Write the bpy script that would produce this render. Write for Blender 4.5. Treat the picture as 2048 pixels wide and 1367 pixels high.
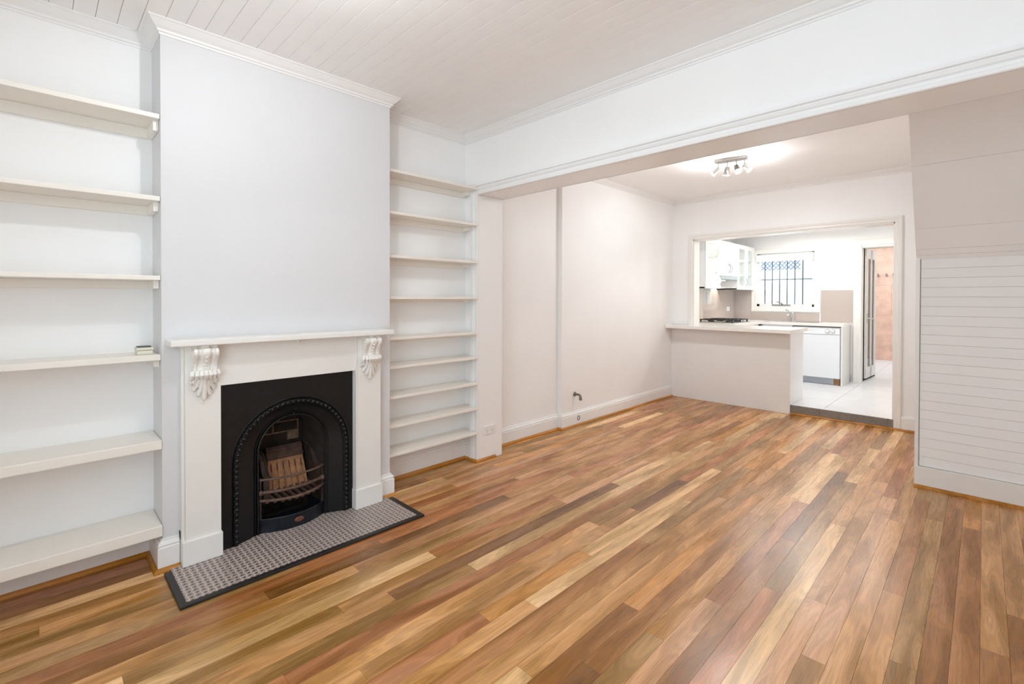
import bpy, bmesh, math, random
from mathutils import Vector, Matrix
random.seed(7)
for o in list(bpy.data.objects): bpy.data.objects.remove(o)
scn = bpy.context.scene
C = scn.collection

# ------------------------------------------------------------------ camera
cam_d = bpy.data.cameras.new('camera'); cam = bpy.data.objects.new('camera', cam_d); C.objects.link(cam)
EYE = Vector((0, 0, 1.32)); YAW, PITCH, ROLL = 0.784739, -9.304e-3, 2.244e-3
cam_d.sensor_fit = 'HORIZONTAL'; cam_d.sensor_width = 36.0
cam_d.lens = 945.65 / 2048 * 36.0
cam_d.shift_x = (1024 - 1023.4) / 2048; cam_d.shift_y = (605.1 - 683.5) / 2048
cam_d.clip_start = 0.02
_f = Vector((-math.sin(YAW) * math.cos(PITCH), math.cos(YAW) * math.cos(PITCH), math.sin(PITCH)))
_r = Vector((math.cos(YAW), math.sin(YAW), 0)); _u = _r.cross(_f)
_r2 = _r * math.cos(ROLL) + _u * math.sin(ROLL); _u2 = -_r * math.sin(ROLL) + _u * math.cos(ROLL)
cam.matrix_world = Matrix(((_r2.x, _u2.x, -_f.x, EYE.x), (_r2.y, _u2.y, -_f.y, EYE.y), (_r2.z, _u2.z, -_f.z, EYE.z), (0, 0, 0, 1)))
scn.camera = cam

# ------------------------------------------------------------------ sky, light, exposure
scn.view_settings.view_transform = 'Standard'; scn.view_settings.look = 'None'
scn.view_settings.gamma = 1.0; scn.view_settings.use_curve_mapping = False
scn.view_settings.exposure = 0.36
world = bpy.data.worlds.new('world'); scn.world = world; world.use_nodes = True
bg = world.node_tree.nodes['Background']; bg.inputs[0].default_value = (0.80, 0.90, 1.0, 1); bg.inputs[1].default_value = 4.5
scn.cycles.diffuse_bounces = 8; scn.cycles.max_bounces = 14; scn.cycles.transparent_max_bounces = 12
LAMP_FRONT, LAMP_FAR, LAMP_KIT = 19.0, 38.0, 17.0      # watts per fixture
LAMP_COL = (0.93, 0.97, 1.0)
def portal(loc, rot, sx, sy):
    d = bpy.data.lights.new('window_portal', 'AREA'); d.shape = 'RECTANGLE'; d.size = sx; d.size_y = sy
    d.cycles.is_portal = True
    o = bpy.data.objects.new('window_portal', d); C.objects.link(o); o.location = loc; o.rotation_euler = rot
portal((-0.45, -0.80, 1.45), (math.radians(90), 0, 0), 2.1, 2.0)
portal((-2.27, 8.60, 1.62), (math.radians(-90), 0, 0), 0.72, 0.8)

# ------------------------------------------------------------------ materials
def lin(c):
    return tuple((x / 255 / 12.92 if x / 255 <= 0.04045 else ((x / 255 + 0.055) / 1.055) ** 2.4) for x in c)
def newmat(name):
    m = bpy.data.materials.new(name); m.use_nodes = True
    nt = m.node_tree; b = nt.nodes['Principled BSDF']
    return m, nt, b
def mat(name, col, rough=0.5, metal=0.0, noise=0.0, nscale=20.0, bump=0.0, bscale=60.0, spec=0.5, coat=0.0):
    m, nt, b = newmat(name)
    c = tuple(col) if max(col) <= 1.0 else lin(col)
    b.inputs['Base Color'].default_value = (*c, 1); b.inputs['Roughness'].default_value = rough
    b.inputs['Metallic'].default_value = metal; b.inputs['Specular IOR Level'].default_value = spec
    b.inputs['Coat Weight'].default_value = coat
    N = nt.nodes; L = nt.links
    if noise or bump:
        g = N.new('ShaderNodeNewGeometry')
    if noise:
        t = N.new('ShaderNodeTexNoise'); t.inputs['Scale'].default_value = nscale; t.inputs['Detail'].default_value = 4
        L.new(g.outputs['Position'], t.inputs['Vector'])
        r = N.new('ShaderNodeMapRange'); r.inputs[1].default_value = 0.3; r.inputs[2].default_value = 0.7
        r.inputs[3].default_value = 1 - noise; r.inputs[4].default_value = 1 + noise
        L.new(t.outputs['Fac'], r.inputs[0])
        v = N.new('ShaderNodeVectorMath'); v.operation = 'SCALE'; v.inputs[0].default_value = c
        L.new(r.outputs[0], v.inputs['Scale']); L.new(v.outputs[0], b.inputs['Base Color'])
    if bump:
        t2 = N.new('ShaderNodeTexNoise'); t2.inputs['Scale'].default_value = bscale; t2.inputs['Detail'].default_value = 5
        L.new(g.outputs['Position'], t2.inputs['Vector'])
        bp = N.new('ShaderNodeBump'); bp.inputs['Strength'].default_value = bump; bp.inputs['Distance'].default_value = 0.01
        L.new(t2.outputs['Fac'], bp.inputs['Height']); L.new(bp.outputs[0], b.inputs['Normal'])
    return m
def emit(name, col, s):
    m, nt, b = newmat(name)
    b.inputs['Base Color'].default_value = (0.8, 0.8, 0.8, 1)
    b.inputs['Emission Color'].default_value = (*col, 1); b.inputs['Emission Strength'].default_value = s
    return m
def glass(name, tint=(0.95, 0.98, 0.98), gloss=0.08):
    m = bpy.data.materials.new(name); m.use_nodes = True; nt = m.node_tree; nt.nodes.clear()
    o = nt.nodes.new('ShaderNodeOutputMaterial'); t = nt.nodes.new('ShaderNodeBsdfTransparent'); g = nt.nodes.new('ShaderNodeBsdfGlossy')
    t.inputs[0].default_value = (*tint, 1); g.inputs['Roughness'].default_value = 0.02
    x = nt.nodes.new('ShaderNodeMixShader'); x.inputs[0].default_value = gloss
    nt.links.new(t.outputs[0], x.inputs[1]); nt.links.new(g.outputs[0], x.inputs[2]); nt.links.new(x.outputs[0], o.inputs[0])
    return m

M = {}
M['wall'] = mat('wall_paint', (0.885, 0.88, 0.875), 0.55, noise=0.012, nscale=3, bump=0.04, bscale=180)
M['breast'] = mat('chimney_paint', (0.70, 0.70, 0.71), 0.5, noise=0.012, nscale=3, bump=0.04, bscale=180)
M['beam'] = mat('satin_beam_paint', (0.885, 0.88, 0.875), 0.22, spec=0.75, noise=0.01, nscale=3)
M['ceil'] = mat('ceiling_paint', (0.93, 0.92, 0.915), 0.5, noise=0.01, nscale=6)
M['trim'] = mat('gloss_trim_paint', (0.83, 0.81, 0.775), 0.3, noise=0.008, nscale=12)
M['cornice'] = mat('cornice_paint', (0.83, 0.82, 0.81), 0.4)
M['shelf'] = mat('shelf_paint', (0.86, 0.82, 0.755), 0.35, noise=0.008, nscale=10)
M['skirt'] = mat('skirting_paint', (0.84, 0.83, 0.82), 0.35, noise=0.015, nscale=14)
M['quad'] = None
M['iron'] = mat('black_cast_iron', (0.0075, 0.007, 0.0078), 0.36, metal=0.35, noise=0.25, nscale=40, bump=0.12, bscale=220)
M['iron_bead'] = mat('highlit_iron_beads', (0.022, 0.021, 0.021), 0.28, metal=0.5, noise=0.3, nscale=60)  # iron colour lightened to stand in for highlights on the beads
M['iron_inner'] = mat('sooty_iron', (0.040, 0.022, 0.014), 0.7, noise=0.5, nscale=22, bump=0.2, bscale=120)
M['soot'] = mat('sooty_brick', (0.022, 0.013, 0.008), 0.9, noise=0.7, nscale=16, bump=0.3, bscale=60)
M['mortar'] = mat('sooty_mortar', (0.16, 0.11, 0.07), 0.9, noise=0.4, nscale=30)
M['rust'] = mat('rusty_grate_iron', (0.13, 0.075, 0.055), 0.6, metal=0.3, noise=0.35, nscale=45, bump=0.2, bscale=200)
M['fireclay'] = mat('terracotta_fireback', (0.36, 0.17, 0.08), 0.85, noise=0.3, nscale=28, bump=0.3, bscale=160)
M['fireclay_dark'] = mat('burnt_fireback_top', (0.085, 0.042, 0.03), 0.85, noise=0.35, nscale=28, bump=0.2, bscale=160)
M['pan'] = mat('blue_black_pan', (0.013, 0.016, 0.024), 0.4, metal=0.3, noise=0.35, nscale=30, bump=0.08, bscale=150)
M['badge'] = mat('copper_badge', (0.20, 0.085, 0.05), 0.45, metal=0.5, noise=0.3, nscale=150)
M['border'] = mat('black_border_timber', (0.018, 0.016, 0.015), 0.45, noise=0.2, nscale=30)
M['corbel'] = mat('corbel_paint', (0.83, 0.80, 0.76), 0.35, noise=0.05, nscale=60, bump=0.15, bscale=150)
M['gap'] = mat('dark_gap', (0.06, 0.05, 0.045), 0.9)
M['groove'] = mat('painted_groove', (0.72, 0.69, 0.66), 0.6)
M['plastic'] = mat('white_plastic', (0.84, 0.83, 0.81), 0.3)
M['cream_plastic'] = mat('cream_plastic', (0.72, 0.68, 0.56), 0.35)
M['dark_plastic'] = mat('dark_grey_plastic', (0.06, 0.06, 0.065), 0.4)
M['slot'] = mat('socket_slot', (0.16, 0.15, 0.15), 0.6)
M['brass'] = mat('tarnished_brass', (0.22, 0.20, 0.17), 0.4, metal=0.7, noise=0.3, nscale=120)
M['steel'] = mat('brushed_steel', (0.55, 0.53, 0.50), 0.3, metal=1.0)
M['chrome'] = mat('chrome', (0.75, 0.76, 0.78), 0.08, metal=1.0)
M['lam'] = mat('white_laminate', (0.80, 0.78, 0.76), 0.22, noise=0.01, nscale=4)
M['bench'] = mat('cream_stone_benchtop', (0.84, 0.81, 0.765), 0.18, noise=0.02, nscale=120)
M['cab'] = mat('white_cabinet_gloss', (0.84, 0.84, 0.85), 0.18)
M['cab_in'] = mat('cabinet_interior', (0.80, 0.78, 0.70), 0.4)
M['dw'] = mat('white_dishwasher_enamel', (0.82, 0.84, 0.87), 0.2)
M['kick'] = mat('brushed_kickboard', (0.40, 0.43, 0.47), 0.3, metal=0.7)
M['mdf'] = mat('raw_brown_board', (0.28, 0.15, 0.07), 0.7, noise=0.2, nscale=60)
M['splash'] = mat('taupe_glass_splashback', (0.50, 0.43, 0.39), 0.04, spec=0.6)
M['beige'] = mat('beige_panel_paint', (0.66, 0.57, 0.49), 0.4)
M['black_enamel'] = mat('black_enamel', (0.015, 0.015, 0.017), 0.3)
M['glass'] = glass('clear_glass')
M['hoodglass'] = glass('green_hood_glass', (0.75, 0.85, 0.80), 0.12)
M['bulb'] = emit('lit_lamp_lens', (1, 1, 1), 30.0)
M['glassbulb'] = mat('frosted_lamp_glass', (0.85, 0.86, 0.88), 0.15)
M['downl'] = emit('lit_downlight', (1.0, 0.97, 0.93), 14.0)
M['stepstone'] = mat('grey_stone_step', (0.22, 0.19, 0.165), 0.6, noise=0.15, nscale=50, bump=0.1)
M['ktile'] = mat('pale_floor_tile', (0.72, 0.72, 0.725), 0.32, noise=0.04, nscale=6)
M['grout'] = mat('floor_grout', (0.50, 0.49, 0.47), 0.8)
M['pink'] = mat('pink_stone_wall', (0.72, 0.47, 0.36), 0.55, noise=0.14, nscale=7)
M['pinkg'] = mat('pink_wall_joint', (0.62, 0.42, 0.33), 0.8)
M['doorpaint'] = mat('cream_door_paint', (0.80, 0.77, 0.71), 0.35)
M['screen'] = mat('dark_door_glass', (0.012, 0.014, 0.02), 0.06, spec=0.8)
M['outwall'] = mat('white_rendered_wall', (0.85, 0.86, 0.86), 0.8)
M['mint'] = mat('pale_mint_brick', (0.66, 0.72, 0.70), 0.8)
M['lattice'] = mat('blue_grey_lattice_timber', (0.10, 0.15, 0.24), 0.6)
M['bars'] = mat('grey_bar_paint', (0.055, 0.068, 0.08), 0.5)
M['blind'] = mat('white_blind_fabric', (0.85, 0.85, 0.84), 0.6)
M['hook'] = mat('hook_metal', (0.42, 0.34, 0.29), 0.35, metal=0.5)
M['rubber'] = mat('black_rubber', (0.02, 0.02, 0.02), 0.6)

def wood_mat(name, use_color=True, base=(0.4, 0.22, 0.1), rough=0.3, grain=1.0):
    m, nt, b = newmat(name); N = nt.nodes; L = nt.links
    oi = N.new('ShaderNodeObjectInfo'); g = N.new('ShaderNodeNewGeometry')
    off = N.new('ShaderNodeVectorMath'); off.operation = 'MULTIPLY_ADD'
    cb = N.new('ShaderNodeCombineXYZ')
    for i in range(3): L.new(oi.outputs['Random'], cb.inputs[i])
    L.new(cb.outputs[0], off.inputs[0]); off.inputs[1].default_value = (13.7, 91.3, 57.1); L.new(g.outputs['Position'], off.inputs[2])
    def scaled(v):
        s = N.new('ShaderNodeVectorMath'); s.operation = 'MULTIPLY'; L.new(off.outputs[0], s.inputs[0]); s.inputs[1].default_value = v; return s.outputs[0]
    def noise(v, sc, det=2.0, dist=0.0):
        t = N.new('ShaderNodeTexNoise'); t.inputs['Scale'].default_value = sc; t.inputs['Detail'].default_value = det
        t.inputs['Distortion'].default_value = dist
        L.new(v, t.inputs['Vector']); return t.outputs['Fac']
    def mth(op, a, bb=None):
        n = N.new('ShaderNodeMath'); n.operation = op
        for i, x in enumerate((a, bb)):
            if x is None: continue
            if isinstance(x, (int, float)): n.inputs[i].default_value = x
            else: L.new(x, n.inputs[i])
        return n.outputs[0]
    fig = noise(scaled((9, 0.85, 9)), 1.0, 2.0, 0.25)               # broad cathedral figure
    patch = noise(scaled((12.5, 1.7, 12.5)), 1.0, 1.2, 0.5)
    rings = mth('SINE', mth('MULTIPLY', mth('ADD', patch, mth('MULTIPLY', fig, 0.35)), 75.0))              # heartwood / sapwood patches
    fine = noise(scaled((260, 5, 260)), 1.0, 3.0)
    pores = noise(scaled((700, 26, 700)), 1.0, 2.0)
    def mr(x, a, b_, c, d):
        n = N.new('ShaderNodeMapRange'); n.clamp = True; L.new(x, n.inputs[0])
        for i, v in enumerate((a, b_, c, d)): n.inputs[i + 1].default_value = v
        return n.outputs[0]
    f1 = mr(rings, -1, 1, 1 - 0.11 * grain, 1 + 0.10 * grain)
    f2 = mr(patch, 0.40, 0.60, 1 - 0.26 * grain, 1 + 0.20 * grain)
    f3 = mr(fine, 0.3, 0.7, 1 - 0.10 * grain, 1 + 0.08 * grain)
    f4 = mr(pores, 0.28, 0.45, 1 - 0.14 * grain, 1.0)
    tot = mth('MULTIPLY', mth('MULTIPLY', f1, f2), mth('MULTIPLY', f3, f4))
    sc = N.new('ShaderNodeVectorMath'); sc.operation = 'SCALE'
    if use_color: L.new(oi.outputs['Color'], sc.inputs[0])
    else: sc.inputs[0].default_value = base
    L.new(tot, sc.inputs['Scale'])
    hs = N.new('ShaderNodeHueSaturation'); L.new(sc.outputs[0], hs.inputs['Color'])
    L.new(mr(patch, 0.3, 0.7, 1.22, 1.02), hs.inputs['Saturation'])
    L.new(hs.outputs[0], b.inputs['Base Color'])
    b.inputs['Roughness'].default_value = rough; b.inputs['Specular IOR Level'].default_value = 0.5
    L.new(mr(fine, 0.3, 0.7, rough - 0.03, rough + 0.07), b.inputs['Roughness'])
    bp = N.new('ShaderNodeBump'); bp.inputs['Strength'].default_value = 0.05; bp.inputs['Distance'].default_value = 0.002
    L.new(fine, bp.inputs['Height']); L.new(bp.outputs[0], b.inputs['Normal'])
    return m
M['plank'] = wood_mat('spotted_gum_boards', True, rough=0.27)
M['quad'] = wood_mat('varnished_quad_beading', False, (0.46, 0.21, 0.06), 0.3, 0.7)

def hearth_mat():
    m, nt, b = newmat('patterned_encaustic_tile'); N = nt.nodes; L = nt.links
    g = N.new('ShaderNodeNewGeometry'); sp = N.new('ShaderNodeSeparateXYZ'); L.new(g.outputs['Position'], sp.inputs[0])
    def mth(op, a, bb=None):
        n = N.new('ShaderNodeMath'); n.operation = op
        for i, x in enumerate((a, bb)):
            if x is None: continue
            if isinstance(x, (int, float)): n.inputs[i].default_value = x
            else: L.new(x, n.inputs[i])
        return n.outputs[0]
    k = 2 * math.pi / 0.052
    cc = mth('MULTIPLY', mth('COSINE', mth('MULTIPLY', sp.outputs['X'], k)), mth('COSINE', mth('MULTIPLY', sp.outputs['Y'], k)))
    zig = mth('MULTIPLY', mth('SINE', mth('MULTIPLY', mth('ADD', sp.outputs['X'], sp.outputs['Y']), k * 2)), 0.10)
    f = mth('ADD', cc, zig)
    band = mth('LESS_THAN', mth('ABSOLUTE', mth('SUBTRACT', f, 0.10)), 0.13)
    band2 = mth('LESS_THAN', mth('ABSOLUTE', mth('SUBTRACT', f, 0.55)), 0.06)
    petal = mth('GREATER_THAN', f, 0.78)
    dark = mth('LESS_THAN', f, -0.80)
    nz = N.new('ShaderNodeTexNoise'); nz.inputs['Scale'].default_value = 26; nz.inputs['Detail'].default_value = 3; L.new(g.outputs['Position'], nz.inputs['Vector'])
    def mix(fac, a_, b_):
        n = N.new('ShaderNodeMix'); n.data_type = 'RGBA'; L.new(fac, n.inputs[0])
        for i, v in ((6, a_), (7, b_)):
            if isinstance(v, tuple): n.inputs[i].default_value = (*v, 1)
            else: L.new(v, n.inputs[i])
        return n.outputs[2]
    base = mix(nz.outputs['Fac'], (0.27, 0.215, 0.195), (0.37, 0.305, 0.28))
    c = mix(band, base, (0.62, 0.55, 0.51)); c = mix(band2, c, (0.40, 0.34, 0.31))
    c = mix(dark, c, (0.10, 0.07, 0.06)); c = mix(petal, c, (0.10, 0.05, 0.04))
    L.new(c, b.inputs['Base Color']); b.inputs['Roughness'].default_value = 0.42
    return m
M['hearth'] = hearth_mat()

# ------------------------------------------------------------------ mesh helpers
WL = {}
def wloc(o): return WL.get(o.name, Vector((0, 0, 0)))
def props(o, label=None, cat=None, group=None, kind=None):
    if label: o['label'] = label
    if cat: o['category'] = cat
    if group: o['group'] = group
    if kind: o['kind'] = kind
    return o
def thing(name, label, cat, loc, group=None, kind=None):
    o = bpy.data.objects.new(name, None); C.objects.link(o); o.location = loc; o.empty_display_size = 0.05
    WL[o.name] = Vector(loc)
    return props(o, label, cat, group, kind)
class MB:
    def __init__(s): s.v = []; s.f = []
    def add(s, vs, fs):
        n = len(s.v); s.v += [tuple(v) for v in vs]; s.f += [tuple(i + n for i in f) for f in fs]; return s
    def box(s, x0, x1, y0, y1, z0, z1):
        x0, x1 = min(x0, x1), max(x0, x1); y0, y1 = min(y0, y1), max(y0, y1); z0, z1 = min(z0, z1), max(z0, z1)
        return s.add([(x0, y0, z0), (x1, y0, z0), (x1, y1, z0), (x0, y1, z0), (x0, y0, z1), (x1, y0, z1), (x1, y1, z1), (x0, y1, z1)],
                     [(0, 3, 2, 1), (4, 5, 6, 7), (0, 1, 5, 4), (1, 2, 6, 5), (2, 3, 7, 6), (3, 0, 4, 7)])
    def prism(s, pts, fa, fb):
        n = len(pts); vs = [fa(*p) for p in pts] + [fb(*p) for p in pts]
        return s.add(vs, [tuple(range(n - 1, -1, -1)), tuple(range(n, 2 * n))] + [(i, (i + 1) % n, n + (i + 1) % n, n + i) for i in range(n)])
    def grid(s, rows, closed_u=False):
        m = len(rows[0]); vs = [p for r in rows for p in r]; fs = []
        for i in range(len(rows) - 1):
            for j in range(m if closed_u else m - 1):
                k = (j + 1) % m; fs.append((i * m + j, i * m + k, (i + 1) * m + k, (i + 1) * m + j))
        return s.add(vs, fs)
    def tube(s, path, r, n=8, caps=True):
        path = [Vector(p) for p in path]; rows = []; up0 = None
        rr = r if isinstance(r, (list, tuple)) else [r] * len(path)
        for i, p in enumerate(path):
            t = (path[min(i + 1, len(path) - 1)] - path[max(i - 1, 0)]).normalized()
            ref = Vector((0, 0, 1)) if abs(t.z) < 0.9 else Vector((1, 0, 0))
            if up0 is not None: ref = up0
            a = t.cross(ref).normalized(); b = a.cross(t).normalized(); up0 = b
            rows.append([p + (a * math.cos(q) + b * math.sin(q)) * rr[i] for q in [2 * math.pi * k / n for k in range(n)]])
        base = len(s.v); s.grid(rows, True)
        if caps:
            s.f.append(tuple(base + k for k in range(n))); s.f.append(tuple(base + (len(rows) - 1) * n + k for k in range(n)))
        return s
    def lathe(s, c, axis, prof, n=16, caps=True):
        ax = Vector(axis).normalized(); ref = Vector((0, 0, 1)) if abs(ax.z) < 0.9 else Vector((1, 0, 0))
        a = ax.cross(ref).normalized(); b = ax.cross(a); c = Vector(c)
        rows = [[c + ax * h + (a * math.cos(q) + b * math.sin(q)) * r for q in [2 * math.pi * k / n for k in range(n)]] for r, h in prof]
        base = len(s.v); s.grid(rows, True)
        if caps:
            s.f.append(tuple(base + k for k in range(n))); s.f.append(tuple(base + (len(rows) - 1) * n + k for k in range(n)))
        return s
    def sphere(s, c, r, n=8, m=6, sc=(1, 1, 1)):
        rows = []
        for i in range(m + 1):
            ph = math.pi * i / m
            rr = max(math.sin(ph), 1e-3)
            rows.append([(c[0] + r * sc[0] * rr * math.cos(2 * math.pi * k / n), c[1] + r * sc[1] * rr * math.sin(2 * math.pi * k / n), c[2] + r * sc[2] * math.cos(ph)) for k in range(n)])
        return s.grid(rows, True)
    def sweep(s, path, prof, fn, closed=False):
        """path: 2-D points; prof: (offset to the right of travel, out of plane); fn maps (a, b, h) to 3-D."""
        P = [Vector(p) for p in path]; n = len(P); rows = []
        for i in range(n):
            d0 = (P[i] - P[i - 1]).normalized() if (i > 0 or closed) else None
            d1 = (P[(i + 1) % n] - P[i]).normalized() if (i < n - 1 or closed) else None
            if d0 is None: d0 = d1
            if d1 is None: d1 = d0
            n0 = Vector((d0.y, -d0.x)); n1 = Vector((d1.y, -d1.x)); mm = (n0 + n1)
            mm = mm / (1 + n0.dot(n1)) if (1 + n0.dot(n1)) > 1e-4 else n0
            rows.append([fn(P[i].x + mm.x * d, P[i].y + mm.y * d, h) for d, h in prof])
        if closed: rows.append(rows[0])
        base = len(s.v); s.grid(rows, True); m = len(prof)
        if not closed:
            s.f.append(tuple(base + k for k in range(m))); s.f.append(tuple(base + (n - 1) * m + k for k in range(m)))
        return s
    def build(s, name, material, parent=None, bevel=0.0, smooth=False, seg=2, origin=None):
        if parent is not None: org = wloc(parent)
        elif origin is not None: org = Vector(origin)
        else:
            xs = [v[0] for v in s.v]; ys = [v[1] for v in s.v]; zs = [v[2] for v in s.v]
            org = Vector(((min(xs) + max(xs)) / 2, (min(ys) + max(ys)) / 2, min(zs)))
        me = bpy.data.meshes.new(name); me.from_pydata([tuple(Vector(v) - org) for v in s.v], [], s.f); me.update()
        bm = bmesh.new(); bm.from_mesh(me)
        bmesh.ops.remove_doubles(bm, verts=bm.verts, dist=1e-5)
        bmesh.ops.recalc_face_normals(bm, faces=bm.faces)
        if bevel:
            es = [e for e in bm.edges if len(e.link_faces) == 2 and e.calc_face_angle(0) > 0.5]
            bmesh.ops.bevel(bm, geom=es, offset=bevel, segments=seg, affect='EDGES', profile=0.6, clamp_overlap=True)
        if smooth:
            for f in bm.faces: f.smooth = True
            for e in bm.edges:
                if len(e.link_faces) == 2 and e.calc_face_angle(0) > 0.7: e.smooth = False
        bm.to_mesh(me); bm.free()
        me.materials.append(material)
        o = bpy.data.objects.new(name, me); C.objects.link(o)
        if parent is not None: o.parent = parent; WL[o.name] = org
        else: o.location = org; WL[o.name] = org
        return o
XY = lambda a, b, h: (a, b, h)
def box(*a): return MB().box(*a)
def struct(name, mb, m, bevel=0.0, parent=None, smooth=False):
    o = mb.build(name, m, parent, bevel, smooth)
    if parent is None: o['kind'] = 'structure'
    return o

# ------------------------------------------------------------------ key dimensions
XB, XC, XN = -3.05, -2.81, -2.88        # alcove back wall, chimney breast front, nib reveal
CY0, CY1 = 0.42, 1.66                   # chimney breast along the wall
YB, YB2 = 2.51, 2.77                    # beam front and back
ZC, ZS = 2.65, 2.15                     # ceiling, beam soffit
X1, X2 = -3.06, -3.01                   # far room left wall, before and after the small step
YST, YK = 3.73, 6.13                    # step in the wall, kitchen dividing wall
XR, YF = 0.75, -0.75                    # right wall, front wall behind the camera
KZ, KY, KX = 0.10, 8.50, -3.05          # kitchen floor level, back wall, left wall
KC = 2.40                               # kitchen ceiling

# ------------------------------------------------------------------ setting: walls
struct('wall_left', MB().box(-3.30, XB, YF - 0.2, CY0, -0.05, ZC + .1).box(-3.30, XB, CY1, YB2, -0.05, ZC + .1)
       .box(-3.30, X1, YB2, YST, -0.05, ZC + .1).box(-3.30, X2, YST, YK + .15, -0.05, ZC + .1), M['wall'])
FO = (0.70, 1.37, 0.80)                 # fire opening in the breast
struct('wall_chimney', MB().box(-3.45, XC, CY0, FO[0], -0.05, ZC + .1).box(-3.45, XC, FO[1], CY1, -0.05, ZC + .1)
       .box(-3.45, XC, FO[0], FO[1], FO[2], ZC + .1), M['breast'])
struct('wall_divider', MB().box(-3.06, XR, YB, YB2, ZS, ZC + .1).box(-3.06, XN, YB, YB2, -0.05, ZS), M['beam'], 0.004)
struct('wall_right', MB().box(XR, XR + .15, YF - .2, 8.7, -0.05, ZC + .1), M['wall'])
WX0, WX1, WZ0, WZ1 = -1.50, 0.6, 0.45, 2.45
struct('wall_front', MB().box(-3.05, WX0, YF - .2, YF, -0.05, ZC + .1).box(WX1, XR, YF - .2, YF, -0.05, ZC + .1)
       .box(WX0, WX1, YF - .2, YF, -0.05, WZ0).box(WX0, WX1, YF - .2, YF, WZ1, ZC + .1), M['wall'])
OX0, OX1, OZ = -2.725, -0.64, 2.10      # opening to the kitchen
struct('wall_kitchen', MB().box(-3.01, OX0, YK, YK + .15, -0.05, 2.75).box(OX1, -0.2, YK, YK + .15, -0.05, 2.75)
       .box(OX0, OX1, YK, YK + .15, OZ, 2.75), M['wall'])
# ceilings
ce = struct('ceiling', box(-3.06, XR, YF, YB, ZC + .010, ZC + .1), M['groove'])
y = YF; pitch = 0.0790; k = 0
while y < YB - 0.01:
    y1 = min(y + pitch, YB)
    b = MB().box(-3.05, XR, y + .0008, y1 - .0008, ZC, ZC + .012).build('ceiling_board', M['ceil'], ce, 0.0010, seg=1)
    y = y1
struct('ceiling.001', box(-3.06, XR, YB2, YK, 2.64, 2.75), M['ceil'])
# cornices
CORN = [(0, 0), (.054, 0), (.054, -.007), (.047, -.011), (.040, -.020), (.028, -.034), (.016, -.044), (.014, -.053), (.007, -.057), (.005, -.066), (0, -.066)]
def corn(path, z, closed=False, sc=1.0):
    return MB().sweep(path, [(d * sc, h * sc) for d, h in CORN], lambda a, b, h: (a, b, z + h), closed)
struct('trim_1', corn([(XB, YF), (XB, CY0), (XC, CY0), (XC, CY1), (XB, CY1), (XB, YB), (XR, YB), (XR, YF)], ZC, True), M['cornice'])
struct('trim_2', corn([(X2, YST), (X2, YK), (XR, YK)], 2.64, False, 0.85), M['cornice'])
# architrave round the wide opening under the beam
ARC = [(0, 0), (0, .016), (.004, .020), (.018, .020), (.022, .012), (.036, .012), (.042, .020), (.054, .026), (.058, .018), (.062, .018), (.066, .030), (.078, .030), (.080, .024), (.080, 0)]
struct('trim_3', MB().sweep([(XR, ZS), (XN, ZS), (XN, 0.0)], ARC, lambda a, b, h: (a, YB - h, b)), M['cornice'])
# nail-strip along the soffit joint
# architrave round the kitchen opening
AR2 = [(0, 0), (0, .014), (.012, .018), (.030, .018), (.036, .024), (.055, .026), (.062, .020), (.062, 0)]
struct('trim_4', MB().sweep([(OX1, 0.0), (OX1, OZ), (OX0, OZ), (OX0, 0.97)], AR2, lambda a, b, h: (a, YK - h, b)), M['trim'])
struct('trim_5', MB().box(OX0 - .005, OX0 + .012, YK - .004, YK + .16, 0.97, OZ).box(OX1 - .012, OX1 + .005, YK - .004, YK + .16, KZ, OZ)
       .box(OX0, OX1, YK - .004, YK + .16, OZ - .012, OZ + .004), M['trim'])
# skirting boards and varnished quad beading
SK = [(0, 0), (.022, 0), (.022, .112), (.016, .117), (.021, .124), (.017, .134), (.009, .139), (.008, .148), (0, .150)]
QD = [(.022, 0), (.040, 0), (.040, .006), (.035, .014), (.028, .019), (.022, .020)]
Q0 = [(d - .022, h) for d, h in QD]
def skirt(path, name, prof=SK, m='skirt'):
    return struct(name, MB().sweep(path, prof, XY), M[m])
pl = [(XB, YF), (XB, CY0), (XC, CY0), (XC, 0.486)]
pr = [(XC, 1.566), (XC, CY1), (XB, CY1), (XB, YB), (-2.955, YB)]
skirt(pl, 'baseboard_alcove'); skirt(pr, 'baseboard_chimney')
skirt(pl, 'trim_6', QD, 'quad'); skirt(pr[:4] + [(-2.96, YB)], 'trim_7', QD, 'quad')
pn = [(-2.962, YB - .022), (XN, YB - .022), (XN, YB2 - .08)]
skirt(pn, 'trim_8', Q0, 'quad')
p1 = [(X1, YB2 + .0), (X1, YST), (X2, YST), (X2, 5.05)]
skirt(p1, 'baseboard_left', [(d * 1.15, h) for d, h in SK]); skirt(p1, 'trim_9', [(d + .003, h) for d, h in QD], 'quad')
p2 = [(X2, 5.05), (X2, 6.085)]
skirt(p2, 'baseboard_back', [(d * .7, h * .98) for d, h in SK]); skirt(p2, 'trim_10', [(d - .007, h) for d, h in QD], 'quad')
p3 = [(OX1 + .062, YK), (-0.335, YK)]
skirt(p3, 'baseboard_kitchen'); skirt([(OX1, YK), (-0.335, YK)], 'trim_11', [(d + .004, h) for d, h in QD], 'quad')

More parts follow.
